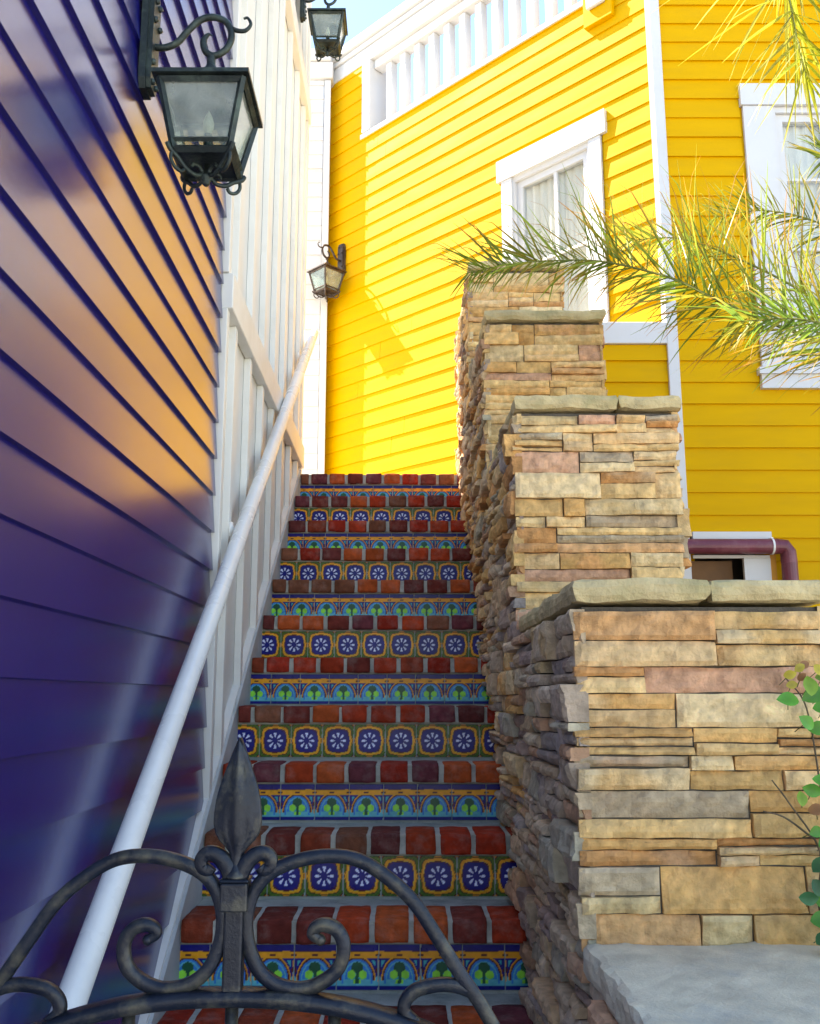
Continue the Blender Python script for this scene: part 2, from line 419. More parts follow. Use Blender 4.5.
# lower opening with pipe
bm = NB()
fbox(bm, FB, .066,.492,.004,.036,.832,.878)
fbox(bm, FB, .066,.478,.004,.024,.735,.752)
fbox(bm, FB, .335,.478,.004,.030,-.3,.733)
obj('opening_trim', bm, M['white'], yel)
bm = NB(); fbox(bm, FB, .480,.512,.004,.020,-.3,.790); obj('opening_board', bm, M['ochre'], yel)
bm = NB(); fbox(bm,FB,.06,.30,-.10,-.06,-.3,.73); obj('opening_board', bm, M['brown_board'], yel)
bm = NB(); fbox(bm, FB, .05,.49,-.50,-.46,-.4,.9); obj('room_backing', bm, M['room'], yel)
pipe = thing('downspout', 'maroon pipe elbow running along the yellow wall under a white board', 'drainpipe', (1.55,5.02,.78))
bm = NB(); r_ = .041
tube(bm, [(1.38,5.02,.790),(1.985,5.02,.790)], r_, 20); obj('pipe', bm, M['maroon'], pipe, smooth=False)
bm = NB(); tube(bm, [(1.985,5.02,.790),(2.028,5.02,.787),(2.045,5.02,.76),(2.048,5.02,.70)], r_*1.02, 20); obj('elbow', bm, M['maroon'], pipe)
bm = NB(); tube(bm, [(2.048,5.02,.71),(2.048,5.02,-.44)], r_, 20); obj('pipe', bm, M['maroon'], pipe)
bm = NB(); tube(bm, [(1.955,5.02,.790),(1.965,5.02,.790)], r_*1.10, 20); fbox(bm, FB, .47,.482,.0,.08,.80,.84)
obj('strap', bm, M['rail'], pipe)

# ------------------------------------------------------------------ staircase
T = .115; D1, RUN, RISE, Z1 = 2.77, .2665, .1880, -.596
XL, XR = -.613, .345
stair = thing('staircase', 'brick staircase with colourful painted tile risers climbing between the walls', 'staircase', (-.13,1.4,-EYE))
def add_cols(o, cols):
    ca = o.data.color_attributes.new('Col', 'FLOAT_COLOR', 'POINT')
    flat = []
    for c in cols: flat.extend((c[0], c[1], c[2], 1))
    ca.data.foreach_set('color', flat)
NAVY=(.005,.009,.19); MAR=(.09,.014,.02); ORG=(.85,.36,.02); GRN=(.05,.13,.02); WHT=(.70,.76,.95); TEAL=(.03,.42,.45); BLU=(.02,.22,.62)
LIME=(.28,.78,.07); DGR=(.01,.10,.05); CYN=(.10,.48,.55); GRT=(.33,.38,.35); YEL=(.88,.52,.05)
def medallion(u, v):
    if abs(u) > .972 or abs(v) > .972: return GRT
    r = math.hypot(u, v); a = math.atan2(v, u)
    rs = (abs(u)**3.2+abs(v)**3.2)**(1/3.2)
    lob = .018*math.cos(8*a)
    if rs < .665:
        if .19 < r < .50:
            ph = ((a+PI/8) % (PI/4))-PI/8
            half = .016+.27*(r-.19) if r < .46 else .088*max(0, (.50-r)/.04)
            if abs(ph)*r < half: return WHT
        return NAVY
    if rs < .70: return MAR
    if rs < .735+lob: return NAVY if rs < .72 else MAR
    if rs < .875+lob*1.6: return ORG if rs > .765 else YEL
    if rs < .91+lob*1.8: return MAR
    if abs(u) < .16 and abs(v) > .9 or abs(v) < .16 and abs(u) > .9: return ORG
    q = abs(u)+abs(v)
    if q > 1.86: return ORG
    if q > 1.78: return MAR
    return GRN if (int((u+1)*9)+int((v+1)*9)) % 2 else (.10,.17,.02)
def arch(u, v):
    if abs(u) > .975: return GRT
    if v > .975 or v < -.975: return GRT
    if v > .72: return NAVY
    if v > .68: return MAR
    y = v
    if y < -.80: return NAVY
    if y < -.70: return CYN
    # arch centred on the tile
    cx, cy = u, (y+.52)
    R = math.hypot(cx/.74, cy/.88)
    if y > .40:
        tri = abs(((u+1) % 1.0)-.5)*2          # festoon
        if y > .60-.19*tri and tri > .45 and y > .47: return MAR if tri > .72 and y < .58 else ORG
        if y < .46 and R > 1.06: return ORG
        return ORG if y > .54 or R > 1.0 else MAR
    if R < 1.0 and y > -.52 or (abs(u) < .74 and y <= -.52):
        for s in (-1,1):
            if math.hypot(cx-s*.27, (y+.32)*1.05) < .20: return LIME
        if math.hypot(cx*.9, y+.02) < .25 or (abs(cx) < .07 and y < .0): return DGR
        if R > .88: return BLU
        if R > .80: return CYN
        if y < -.52: return CYN if abs(cx) > .2 else LIME
        return TEAL if R < .6 else BLU
    if R < 1.09 and y > -.55: return MAR
    if R < 1.17 and y > -.55: return ORG
    w = 1-abs(u)
    if math.hypot(w, y+.12) < .13: return MAR
    if w < .05 and -.6 < y < .3: return ORG
    if math.hypot(w, y+.50) < .14: return CYN
    return TEAL if y > -.5 and w > .16 and math.hypot(w, y+.12) > .2 and R > 1.28 and y < .30 else (NAVY if y > -.5 else CYN)
def tile_row_mesh(name, fn, hz):
    u0, u1 = -.70, -.70+(XR-XL)/T
    nx, nz = int((u1-u0)*44), 44
    bm = NB(); vs = []; cols = []
    rr = random.Random(5)
    for j in range(nz+1):
        row = []
        for i in range(nx+1):
            uu = u0+(u1-u0)*i/nx; fu = (uu % 1)*2-1; v = (j/nz)*2-1
            rt = noise.noise(Vector((uu*3.1, v*3, hz*7)))*.012
            edge = max(abs(fu), abs(v))
            dep = 0 if edge > .972 else -.0018
            row.append(bm.verts.new((XL+(uu-u0)*T, dep, hz*j/nz)))
            tone = .90+.22*random.Random(int(math.floor(uu))*13+7).random()
            c = fn(fu+rt, v+rt*.7)
            k = tone*(1+.18*noise.noise(Vector((uu*9, v*5, 3.3))))
            cols.append((c[0]*k, c[1]*k, c[2]*k))
        vs.append(row)
    for j in range(nz):
        for i in range(nx):
            bm.faces.new((vs[j][i], vs[j][i+1], vs[j+1][i+1], vs[j+1][i]))
    me = bpy.data.meshes.new(name); bm.to_mesh(me); bm.free(); me.materials.append(M['tile'])
    ca = me.color_attributes.new('Col', 'FLOAT_COLOR', 'POINT'); flat = []
    for c in cols: flat.extend((*c, 1))
    ca.data.foreach_set('color', flat)
    return me
HB = .062                                      # brick face height
HT = RISE-HB-.008
mesh_med = tile_row_mesh('medallion_tiles', medallion, HT)
mesh_arch = tile_row_mesh('arch_tiles', arch, HT)
BR = [(.44,.045,.018),(.38,.035,.018),(.52,.10,.028),(.20,.040,.030),(.16,.040,.036),(.30,.055,.026),(.46,.06,.02),(.24,.09,.05),(.17,.045,.055),(.42,.05,.02)]
def brick_row(y, ztop, seed, skip=False):
    r = random.Random(seed)
    bm = NB(); cols = []
    x = XL+.004 - r.uniform(0,.05); pitch = .1065
    while x < XR-.01:
        w = pitch-.012+r.uniform(-.004,.004)
        x0, x1 = max(x, XL+.003), min(x+w, XR-.002)
        if x1-x0 > .02:
            b2 = NB(); jy = r.uniform(-.004,.004); jz = r.uniform(-.0015,.002)
            nx, ny, nz = 7, 7, 4
            bmesh.ops.create_cube(b2, size=1)
            bmesh.ops.subdivide_edges(b2, edges=list(b2.edges), cuts=5, use_grid_fill=True)
            cx, cy, cz = (x0+x1)/2, y-.012+.085+jy, ztop-HB/2+jz
            sx, sy, sz = x1-x0, .19, HB
            base = Vector(r.choice(BR))*r.uniform(.70,1.0)
            cc = []
            for v in b2.verts:
                p = v.co*2
                # rounded worn arrises
                q = Vector((p.x*sx/2, p.y*sy/2, p.z*sz/2))
                rad = .006
                inn = Vector((max(-sx/2+rad, min(sx/2-rad, q.x)), max(-sy/2+rad, min(sy/2-rad, q.y)), max(-sz/2+rad, min(sz/2-rad, q.z))))
                d = q-inn
                if d.length > rad: q = inn+d.normalized()*rad
                wp = q+Vector((cx,cy,cz))
                q += Vector((noise.noise(wp*35+Vector((1,2,3))), noise.noise(wp*35+Vector((9,2,3))), noise.noise(wp*35+Vector((1,7,3)))))*.002
                v.co = q+Vector((cx,cy,cz))
                k = 1+.35*noise.noise(wp*40)
                cc.append(base*k)
            off = len(bm.verts); m = [bm.verts.new(v.co) for v in b2.verts]
            b2.verts.index_update()
            for f in b2.faces: bm.faces.new([m[v.index] for v in f.verts])
            b2.free(); cols.extend(cc)
        x += pitch
    bmesh.ops.recalc_face_normals(bm, faces=bm.faces)
    o = obj('brick_nosing', bm, M['brick'], stair, smooth=True)
    add_cols(o, cols)
    return o
k_lo = -5
for k in range(k_lo, 11):
    yk, zk = D1+RUN*k, Z1+RISE*k
    # mortar bed and tread body of this step
    bm = NB()
    nx, ny = 40, 10
    y1 = yk+RUN+.01 if k < 10 else 7.3
    box(bm, XL+.001, XR, yk+.006, y1, zk-RISE-.05, zk-.005)
    # joint mortar between bricks, a little lower than their faces
    box(bm, XL+.001, XR, yk-.009, yk+.005, zk-HB+.003, zk-.0055)
    obj('tread', bm, M['tread'], stair)
    brick_row(yk, zk, 100+k)
    me = mesh_arch if k % 2 == 0 else mesh_med
    o = bpy.data.objects.new('tile_riser', me); COL.objects.link(o); o.parent = stair
    o.location = Vector((0, yk+.003, zk-RISE+.004))-WORLD[stair]
# landing
bm = NB(); box(bm, -.60, 1.1, 5.72, 7.30, -EYE+.004, Z1+RISE*10-.004); obj('landing', bm, M['tread'], stair)
# brick courses on the landing behind the nosing stay in the mortar slab; curb along the left wall
bm = NB()
s = RISE/RUN
ya, yb = 1.38, 5.46
za, zb = Z1+(ya-D1)*s+.016, Z1+(yb-D1)*s+.016
quadbox(bm, [(-.66,ya,-EYE),(XL,ya,-EYE),(XL,yb,0.6),(-.66,yb,0.6),(-.66,ya,za),(XL,ya,za),(XL,yb,zb),(-.66,yb,zb)])
obj('curb', bm, M['curbm'], stair)
bm = NB()
quadbox(bm, [(-.655,ya,za-.09),(-.6235,ya,za-.09),(-.6235,yb,zb-.09),(-.655,yb,zb-.09),(-.655,ya,za+.010),(-.6235,ya,za+.010),(-.6235,yb,zb+.010),(-.655,yb,zb+.010)])
obj('skirt_board', bm, M['batten'], stair)

# ------------------------------------------------------------------ handrail
rail = thing('handrail', 'white round pipe handrail rising along the left wall', 'handrail', (-.575,3.3,0))
def rz(y): return -.497+(y-1.79)*.7085
bm = NB(); tube(bm, [(-.575,y_,rz(y_)) for y_ in (1.25,1.8,3,4,5,5.66)] + [(-.577,5.72,rz(5.66)+.03),(-.585,5.75,rz(5.66)+.035)], [.0278]*6+[.026,.018], 24)
obj('pipe', bm, M['rail'], rail, smooth=True)
for yb_, first_ in ((3.335,1),(5.249,0),(1.5,0)):
    bm = NB(); zz = rz(yb_)
    wx = -.63 if yb_ < 3 else -.6225
    lathe(bm, [(.001,0),(.036,0),(.036,.008),(.014,.014),(.001,.015)], (0,0,0), 20)
    bmesh.ops.rotate(bm, verts=bm.verts, cent=(0,0,0), matrix=Matrix.Rotation(PI/2,3,'Y'))
    bmesh.ops.translate(bm, verts=bm.verts, vec=(wx, yb_, zz-.020))
    tube(bm, spline([(wx+.004,yb_,zz-.014),(wx+.020,yb_,zz-.018),(-.590,yb_,zz-.015),(-.578,yb_,zz-.01)],5), .011, 10)
    obj('bracket', bm, M['rail'], rail, smooth=True)

# ------------------------------------------------------------------ ledge stone
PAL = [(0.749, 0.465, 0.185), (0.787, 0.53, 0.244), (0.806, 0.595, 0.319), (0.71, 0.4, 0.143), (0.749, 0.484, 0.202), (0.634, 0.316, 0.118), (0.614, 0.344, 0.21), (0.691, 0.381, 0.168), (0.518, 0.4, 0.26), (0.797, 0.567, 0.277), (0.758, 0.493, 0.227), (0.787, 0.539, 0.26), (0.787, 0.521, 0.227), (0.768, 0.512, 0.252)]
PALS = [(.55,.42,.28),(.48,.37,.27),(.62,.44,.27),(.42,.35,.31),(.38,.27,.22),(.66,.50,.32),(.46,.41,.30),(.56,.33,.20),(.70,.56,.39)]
MOT = [(.56,.27,.09),(.46,.34,.24),(.76,.64,.42),(.54,.33,.20),(.58,.36,.12)]
def ledgestone(bm, cols, o, u, n, W, z0, z1, seed, pal, rough=.006, res=.014, dmin=.006, dmax=.034, lmin=.10, lmax=.30, bh=(.060,.10), wrap=0.):
    r = random.Random(seed); o = Vector(o); u = Vector(u); n = Vector(n); zc = z0
    while zc < z1-.004:
        H = r.uniform(*bh)
        if z1-(zc+H) < .04: H = z1-zc
        a = 0
        while a < W-.001:
            Lc = r.uniform(lmin, lmax)
            if W-(a+Lc) < lmin*.7: Lc = W-a
            q = r.random()*(1 if H < .095 else .6)+(0 if H < .095 else .4)
            if q < .28: parts = [H]
            elif q < .80: f = r.uniform(.35,.65); parts = [H*f, H*(1-f)]
            else: f = r.uniform(.25,.4); g = r.uniform(.25,.4); parts = [H*f, H*g, H*(1-f-g)]
            zz = zc
            for h in parts:
                subs = [Lc]
                if Lc > .2 and r.random() < .3: f = r.uniform(.3,.7); subs = [Lc*f, Lc*(1-f)]
                aa = a
                for L_ in subs:
                    stone(bm, cols, o, u, n, aa, aa+L_, zz, zz+h, r, pal, rough, res, dmin, dmax, W)
                    aa += L_
                zz += h
            a += Lc
        zc += H
def stone(bm, cols, o, u, n, a0, a1, z0, z1, r, pal, rough, res, dmin, dmax, W):
    g = .0016
    e0 = a0+g if a0 > 1e-6 else a0-r.uniform(.0,.012); e1 = a1-g if a1 < W-1e-6 else a1+r.uniform(.0,.012)
    b0, b1 = z0+g*.8, z1-g*.8
    nx = max(3, min(26, int((e1-e0)/res))); nz = max(3, min(9, int((b1-b0)/(res*.75))))
    depth = r.uniform(dmin, dmax); tilt = r.uniform(-.006,.006); tx = r.uniform(-.008,.008)
    base = Vector(r.choice(pal))*r.uniform(.82,1.15); mot = Vector(r.choice(MOT)); ms = r.uniform(0,.75) if r.random() < .5 else .12
    off = Vector((r.uniform(-50,50), r.uniform(-50,50), r.uniform(-50,50)))
    grid = []
    for j in range(nz+1):
        row = []
        for i in range(nx+1):
            s = i/nx; t = j/nz
            a = e0+(e1-e0)*s; z = b0+(b1-b0)*t
            p = Vector((a, z, 0))
            ed = min(s*(e1-e0), (1-s)*(e1-e0), t*(b1-b0), (1-t)*(b1-b0))
            fall = max(0., 1-ed/.007)
            rg = noise.noise(p*22+off)*rough*1.3+noise.noise(p*60+off)*rough*.7
            # chiselled facets
            cz = noise.cell(p*38+off)*rough*.22
            d = depth+tilt*(t-.5)*2+tx*(s-.5)*2+rg+cz-fall*fall*.006
            # wobble the outline
            if 0 < i < nx: a += noise.noise(p*50+off*2)*.001
            if j in (0, nz): z += noise.noise(Vector((a*18,0,0))+off)*.0022*(1 if j else -1)*(-1)
            q = o+u*a+n*max(d,.002); row.append(bm.verts.new((q.x, q.y, z)))
            m = max(0, min(1, (noise.noise(p*14+off)+.15)*2.2))*ms
            c = base.lerp(mot, m)*(1+.22*noise.noise(p*70+off))
            cols.append((max(c.x,.01), max(c.y,.01), max(c.z,.01)))
        grid.append(row)
    for j in range(nz):
        for i in range(nx): bm.faces.new((grid[j][i], grid[j][i+1], grid[j+1][i+1], grid[j+1][i]))
    # skirt back to the wall
    per = [(0,i) for i in range(nx+1)]+[(j,nx) for j in range(1,nz+1)]+[(nz,i) for i in range(nx-1,-1,-1)]+[(j,0) for j in range(nz-1,0,-1)]
    back = []
    for j,i in per:
        v = grid[j][i]; d = (v.co-o).dot(n)
        q = v.co-n*(d+.004); back.append(bm.verts.new(q)); cols.append(tuple(base*.8))
    m = len(per)
    for k in range(m):
        j,i = per[k]; j2,i2 = per[(k+1)%m]
        bm.faces.new((grid[j][i], back[k], back[(k+1)%m], grid[j2][i2]))
def veneer(name, specs, parent):
    bm = NB(); cols = []
    for s in specs: ledgestone(bm, cols, **s)
    o = obj(name, bm, M['stone'], parent, smooth=False)
    add_cols(o, cols)
    return o
def rough_slab(bm, x0,x1,y0,y1,z0,z1, amp=.006, res=.02, seed=0):
    b2 = NB(); bmesh.ops.create_cube(b2, size=1)
    nx, ny, nz = max(2,int((x1-x0)/res)), max(2,int((y1-y0)/res)), max(2,int((z1-z0)/.014))
    for ax, n in ((0,nx),(1,ny),(2,nz)):
        es = [e for e in b2.edges if abs((e.verts[0].co-e.verts[1].co)[ax]) > .5/ (1)]
        es = [e for e in b2.edges if abs((e.verts[0].co-e.verts[1].co)[ax]) > abs((e.verts[0].co-e.verts[1].co)[(ax+1)%3])+abs((e.verts[0].co-e.verts[1].co)[(ax+2)%3])]
        bmesh.ops.subdivide_edges(b2, edges=es, cuts=n-1, use_grid_fill=True)
    cx, cy, cz = (x0+x1)/2,(y0+y1)/2,(z0+z1)/2
    off = Vector((seed*3.7, seed*1.3, seed*7.1))
    m = {}
    for v in b2.verts:
        p = Vector((cx+v.co.x*(x1-x0), cy+v.co.y*(y1-y0), cz+v.co.z*(z1-z0)))
        side = max(abs(v.co.x), abs(v.co.y)) > .499
        edge = side and abs(v.co.z) > .499
        nn = Vector((noise.noise(p*16+off), noise.noise(p*16+off+Vector((5,5,5))), noise.noise(p*10+off+Vector((9,1,5)))))
        n2 = Vector((noise.noise(p*45+off), noise.noise(p*45+off+Vector((5,5,5))), noise.noise(p*40+off+Vector((9,1,5)))))
        a = amp if side else amp*.25
        q = p+nn*a+n2*a*.5
        if edge:
            q.x += -v.co.x*.010*(abs(v.co.x) > .499); q.y += -v.co.y*.010*(abs(v.co.y) > .499); q.z -= math.copysign(.003, v.co.z)
        m[v] = bm.verts.new(q)
    for f in b2.faces: bm.faces.new([m[v] for v in f.verts])
    b2.free()

XW = .348                       # backing plane of the wall side that faces the stairs
WID = .485
wall = thing('stone_wall', 'stacked ledgestone wall stepping up the stairs in four capped piers', 'stone wall', (.58,3.6,-EYE))
SEG = [(1.875,.226),(2.785,.900),(3.745,1.583),(4.645,2.237)]
ENDY = 5.66
for i,(y0,zt) in enumerate(SEG):
    y1 = SEG[i+1][0]+.02 if i < 3 else ENDY
    zlow_front = -.462 if i == 0 else SEG[i-1][1]-.04
    zb = Z1+(y0-D1)*s-.25
    bm = NB(); box(bm, XW, XW+WID-.02, y0, y1-.002, -EYE+.004 if i == 0 else zb-.3, zt-.052)
    body = obj('wall_core', bm, M['mortar'], wall)
    res = (.011,.013,.016,.018)[i]
    specs = [
     dict(o=(XW-.014,y0,0), u=(1,0,0), n=(0,-1,0), W=WID-.004, z0=zlow_front, z1=zt-.060, seed=40+i, pal=PAL, rough=.0055, res=res, dmin=.008, dmax=.024, lmin=.09, lmax=.34, bh=(.05,.088)),
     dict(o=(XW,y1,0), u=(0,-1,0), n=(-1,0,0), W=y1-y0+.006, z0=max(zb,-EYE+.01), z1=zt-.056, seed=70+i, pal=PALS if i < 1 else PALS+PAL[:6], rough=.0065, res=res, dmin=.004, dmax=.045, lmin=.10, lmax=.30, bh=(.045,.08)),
     dict(o=(XW+WID-.02,y0,0), u=(0,1,0), n=(1,0,0), W=y1-y0, z0=-.5 if i == 0 else SEG[i-1][1]-.7, z1=zt-.050, seed=90+i, pal=PAL, rough=.006, res=.03, lmin=.12, lmax=.3),
    ]
    if i == 3:
        specs.append(dict(o=(XW+WID-.02,y1-.002,0), u=(-1,0,0), n=(0,1,0), W=WID-.02, z0=1.28, z1=zt-.05, seed=99, pal=PAL, rough=.006, res=.03))
    veneer('stone_veneer', specs, wall)
    bm = NB()
    xa, xb = XW-.018, XW+WID+.008
    cut = xa + (xb-xa)*(.52,.62,.99,.45)[i]
    rough_slab(bm, xa, cut-.0015, y0-.022, y1-.004 if i < 3 else y1+.02, zt-.044, zt+.003, .007, .022, seed=i+1)
    if cut < xb-.05: rough_slab(bm, cut+.0015, xb, y0-.020, y1-.004 if i < 3 else y1+.02, zt-.043, zt+.002, .007, .022, seed=i+11)
    obj('cap_stone', bm, M['cap'], wall)

ledge = thing('ledge_wall', 'low stone faced ledge topped with a pale concrete slab at the bottom right', 'ledge', (1.3,1.5,-EYE))
bm = NB(); box(bm, XW, 2.6, 1.06, 1.87, -EYE+.004, -.505); obj('ledge_core', bm, M['mortar'], ledge)
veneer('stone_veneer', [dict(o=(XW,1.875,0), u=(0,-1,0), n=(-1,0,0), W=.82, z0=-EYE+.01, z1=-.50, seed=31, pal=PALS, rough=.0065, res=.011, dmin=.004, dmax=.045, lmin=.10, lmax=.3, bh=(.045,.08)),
   dict(o=(XW-.014,1.06,0), u=(1,0,0), n=(0,-1,0), W=2.2, z0=-EYE+.01, z1=-.50, seed=32, pal=PAL, rough=.006, res=.03)], ledge)
bm = NB(); rough_slab(bm, XW-.020, 2.6, 1.03, 1.872, -.502, -.445, .010, .02, seed=21)
obj('concrete_slab', bm, M['concrete'], ledge)

# ------------------------------------------------------------------ wall lanterns
def lantern(name, label, loc, rz_, metal, dusty=.0):
    """local frame: wall plane y=0, outward +y, z=0 at the arm fixing"""
    t = thing(name, label, 'wall lantern', loc, group='wall lanterns', rz=rz_)
    def P(nm, bm, m, par=t, smooth=False):
        o = obj(nm, bm, m, par, local=True, smooth=smooth); o.location = (0,0,0); return o
    bm = NB()
    pts = [(-.024,-.128),(.024,-.128),(.036,-.105),(.036,.12),(.024,.145),(-.024,.145),(-.036,.12),(-.036,-.105)]
    for d0, d1, s_ in ((.0,.016,1.),(.016,.028,.8)):
        lo = [bm.verts.new((x*s_,d0,z*(s_*.2+.8) if s_<1 else z)) for x,z in pts]; hi = [bm.verts.new((x*s_,d1,z*(s_*.2+.8) if s_<1 else z)) for x,z in pts]
        bm.faces.new(lo); bm.faces.new(hi)
        for i in range(8): bm.faces.new((lo[i],lo[(i+1)%8],hi[(i+1)%8],hi[i]))
    for zz in (-.105,-.055,.06,.115): 
        for xx in ((-.014,.014) if abs(zz) > .1 else (-.020,.020)): ball(bm, (xx,.030,zz), .008, 6)
    P('back_plate', bm, metal)
    bm = NB()
    tube(bm, spline([(0,.02,0),(0,.05,-.002),(0,.08,.012),(0,.105,.045),(0,.135,.075),(0,.168,.082),(0,.20,.066),(0,.212,.030),(0,.200,-.006),(0,.172,-.024),(0,.150,-.012),(0,.144,.016),(0,.155,.034),(0,.168,.030)],6),
         [.0085]*66+[.0085-.0007*k for k in range(13)], 10)
    tube(bm, spline([(0,.200,.060),(0,.222,.046),(0,.245,.045),(0,.258,.062),(0,.250,.080),(0,.240,.078)],5), [.0065-.00015*k for k in range(26)], 8)
    P('arm', bm, metal, smooth=True)
    C = .165; zr = -.147
    bm = NB()
    lathe(bm, [(.014,.0),(.020,.004),(.020,.010),(.013,.016),(.013,.024),(.024,.030),(.026,.042),(.018,.048)][::-1] and [(.034,-.118),(.034,-.106),(.024,-.101),(.022,-.088),(.030,-.083),(.029,-.074),(.018,-.067),(.011,-.050),(.010,-.028)], (0,C,0), 16)
    # pyramid roof with a rolled eave
    e, ap = .112, .030
    lo = [bm.verts.new((x*e,C+y_*e,zr)) for x,y_ in ((-1,-1),(1,-1),(1,1),(-1,1))]
    l2 = [bm.verts.new((x*e,C+y_*e,zr+.010)) for x,y_ in ((-1,-1),(1,-1),(1,1),(-1,1))]
    hi = [bm.verts.new((x*ap,C+y_*ap,zr+.038)) for x,y_ in ((-1,-1),(1,-1),(1,1),(-1,1))]
    for i in range(4):
        bm.faces.new((lo[i],lo[(i+1)%4],l2[(i+1)%4],l2[i])); bm.faces.new((l2[i],l2[(i+1)%4],hi[(i+1)%4],hi[i]))
    bm.faces.new(hi)
    li = [bm.verts.new((x*(e-.012),C+y_*(e-.012),zr)) for x,y_ in ((-1,-1),(1,-1),(1,1),(-1,1))]
    h2 = [bm.verts.new((x*ap,C+y_*ap,zr+.030)) for x,y_ in ((-1,-1),(1,-1),(1,1),(-1,1))]
    for i in range(4):
        bm.faces.new((lo[i],lo[(i+1)%4],li[(i+1)%4],li[i])); bm.faces.new((li[i],li[(i+1)%4],h2[(i+1)%4],h2[i]))
    bm.faces.new(h2)
    for x,y_ in ((-1,-1),(1,-1),(1,1),(-1,1)): ball(bm, (x*e*.55,C+y_*e*.9,zr+.016), .004, 6)
    P('lantern_roof', bm, metal)
    # cage: four tapering corner posts, top and bottom rings, plate added to keep the open underside dark
    bm = NB(); zt, zb_, ra, rb = zr-.002, zr-.166, .096, .064
    def bar(p,q,w):
        p=Vector(p); q=Vector(q); tube(bm,[p,q],w,4)
    cs = ((-1,-1),(1,-1),(1,1),(-1,1))
    for i,(x,y_) in enumerate(cs):
        x2,y2 = cs[(i+1)%4]
        bar((x*ra,C+y_*ra,zt),(x*rb,C+y_*rb,zb_),.0085)
        bar((x*ra,C+y_*ra,zt-.004),(x2*ra,C+y2*ra,zt-.004),.009)
        bar((x*rb,C+y_*rb,zb_),(x2*rb,C+y2*rb,zb_),.0095)
        bar((x*(rb+.0045),C+y_*(rb+.0045),zb_+.022),(x2*(rb+.0045),C+y2*(rb+.0045),zb_+.022),.006)
    box(bm, -rb, rb, C-rb, C+rb, zb_-.003, zb_+.001)
    P('cage', bm, metal)
    for i,(x,y_) in enumerate(cs):
        x2,y2 = cs[(i+1)%4]
        bm = NB(); k = .96
        v = [bm.verts.new(p) for p in ((x*rb*k,C+y_*rb*k,zb_+.02),(x2*rb*k,C+y2*rb*k,zb_+.02),(x2*ra*k,C+y2*ra*k,zt-.01),(x*ra*k,C+y_*ra*k,zt-.01))]
        bm.faces.new(v)
        ret = bmesh.ops.extrude_face_region(bm, geom=list(bm.faces)); nn = Vector((x+x2,y_+y2,0)).normalized()*-.002
        bmesh.ops.translate(bm, verts=[g for g in ret['geom'] if isinstance(g, bmesh.types.BMVert)], vec=nn)
        P('pane', bm, M['lampglass'])
    bm = NB(); lathe(bm, [(.030,zb_+.003),(.030,zb_+.010),(.011,zb_+.014),(.011,zb_+.075),(.004,zb_+.08)], (0,C,0), 12)
    for sx_,sy_ in ((1,0),(0,1)): tube(bm, [(-rb*sx_,C-rb*sy_,zb_+.002),(rb*sx_,C+rb*sy_,zb_+.002)], .005, 6)
    P('candle_holder', bm, metal)
    bm = NB(); lathe(bm, [(.006,zb_+.078),(.013,zb_+.092),(.014,zb_+.104),(.008,zb_+.125),(.001,zb_+.14)], (0,C,0), 12)
    P('bulb', bm, M['candle'], smooth=True)
    # scrolled feet curling from each lower corner to a centre drop
    for i,(x,y_) in enumerate(cs):
        bm = NB()
        def q(r_,z_): return (x*r_,C+y_*r_,zb_+(z_-zb_)*.82)
        tube(bm, spline([q(rb+.012,zb_+.012),q(rb+.006,zb_-.004),q(rb-.010,zb_-.022),q(rb-.026,zb_-.044),q(rb-.044,zb_-.050),q(rb-.056,zb_-.036),q(rb-.050,zb_-.020),q(rb-.038,zb_-.020),q(rb-.036,zb_-.030)],5), [.0062-.00005*k for k in range(41)], 7)
        tube(bm, spline([q(rb+.002,zb_-.004),q(rb+.004,zb_-.030),q(rb-.004,zb_-.052),q(rb-.016,zb_-.058),q(rb-.022,zb_-.048)],5), [.0045]*21, 7)
        P('scroll_foot', bm, metal, smooth=True)
    bm = NB(); lathe(bm, [(.004,zb_-.058),(.010,zb_-.052),(.008,zb_-.045),(.016,zb_-.039),(.014,zb_-.032),(.006,zb_-.027),(.006,zb_+.0)], (0,C,0), 12)
    P('drop_finial', bm, metal, smooth=True)
    return t
lantern('wall_lantern', 'large verdigris lantern hanging from the navy clapboard wall', (-.6365,2.06,1.558), -PI/2, M['bronze'])
lantern('wall_lantern', 'dark lantern against the blue sky, mounted high on the white batten wall', (-.622,4.98,4.075), -PI/2, M['bronze'])
pA = Vector(FA.p(2.80,.012,3.415))
lantern('wall_lantern', 'brown lantern mounted on the yellow wall above the handrail end', pA, math.atan2(-S2,-S2)-PI/2, M['brown_iron'])

# ------------------------------------------------------------------ iron gate
GY = 1.0; GC = -.1685
gate = thing('iron_gate', 'dark wrought iron gate top with spear finial and scrolls in front of the stairs', 'gate', (GC,GY,-EYE))
def g(px, pz, dy=0): return (px, GY+dy, pz-.0065*max(0, min(1, (pz+.28)/.12)))
R_ = [(-0.0799,-0.2324),(-0.0879,-0.2268),(-0.085,-0.2203),(-0.0752,-0.2176),(-0.0633,-0.2231),(-0.0567,-0.2379),(-0.0608,-0.2581),(-0.0763,-0.2727),(-0.0977,-0.28),(-0.1222,-0.2755),(-0.1402,-0.2609),(-0.1508,-0.237),(-0.1535,-0.212),(-0.1474,-0.1867),(-0.1329,-0.1678),(-0.1082,-0.1554),(-0.0752,-0.1497),(-0.0431,-0.1535),(-0.013,-0.1716),(0.0129,-0.1961),(0.0375,-0.2333),(0.0588,-0.2673),(0.0798,-0.2981),(0.1107,-0.3523),(0.1333,-0.4045)]
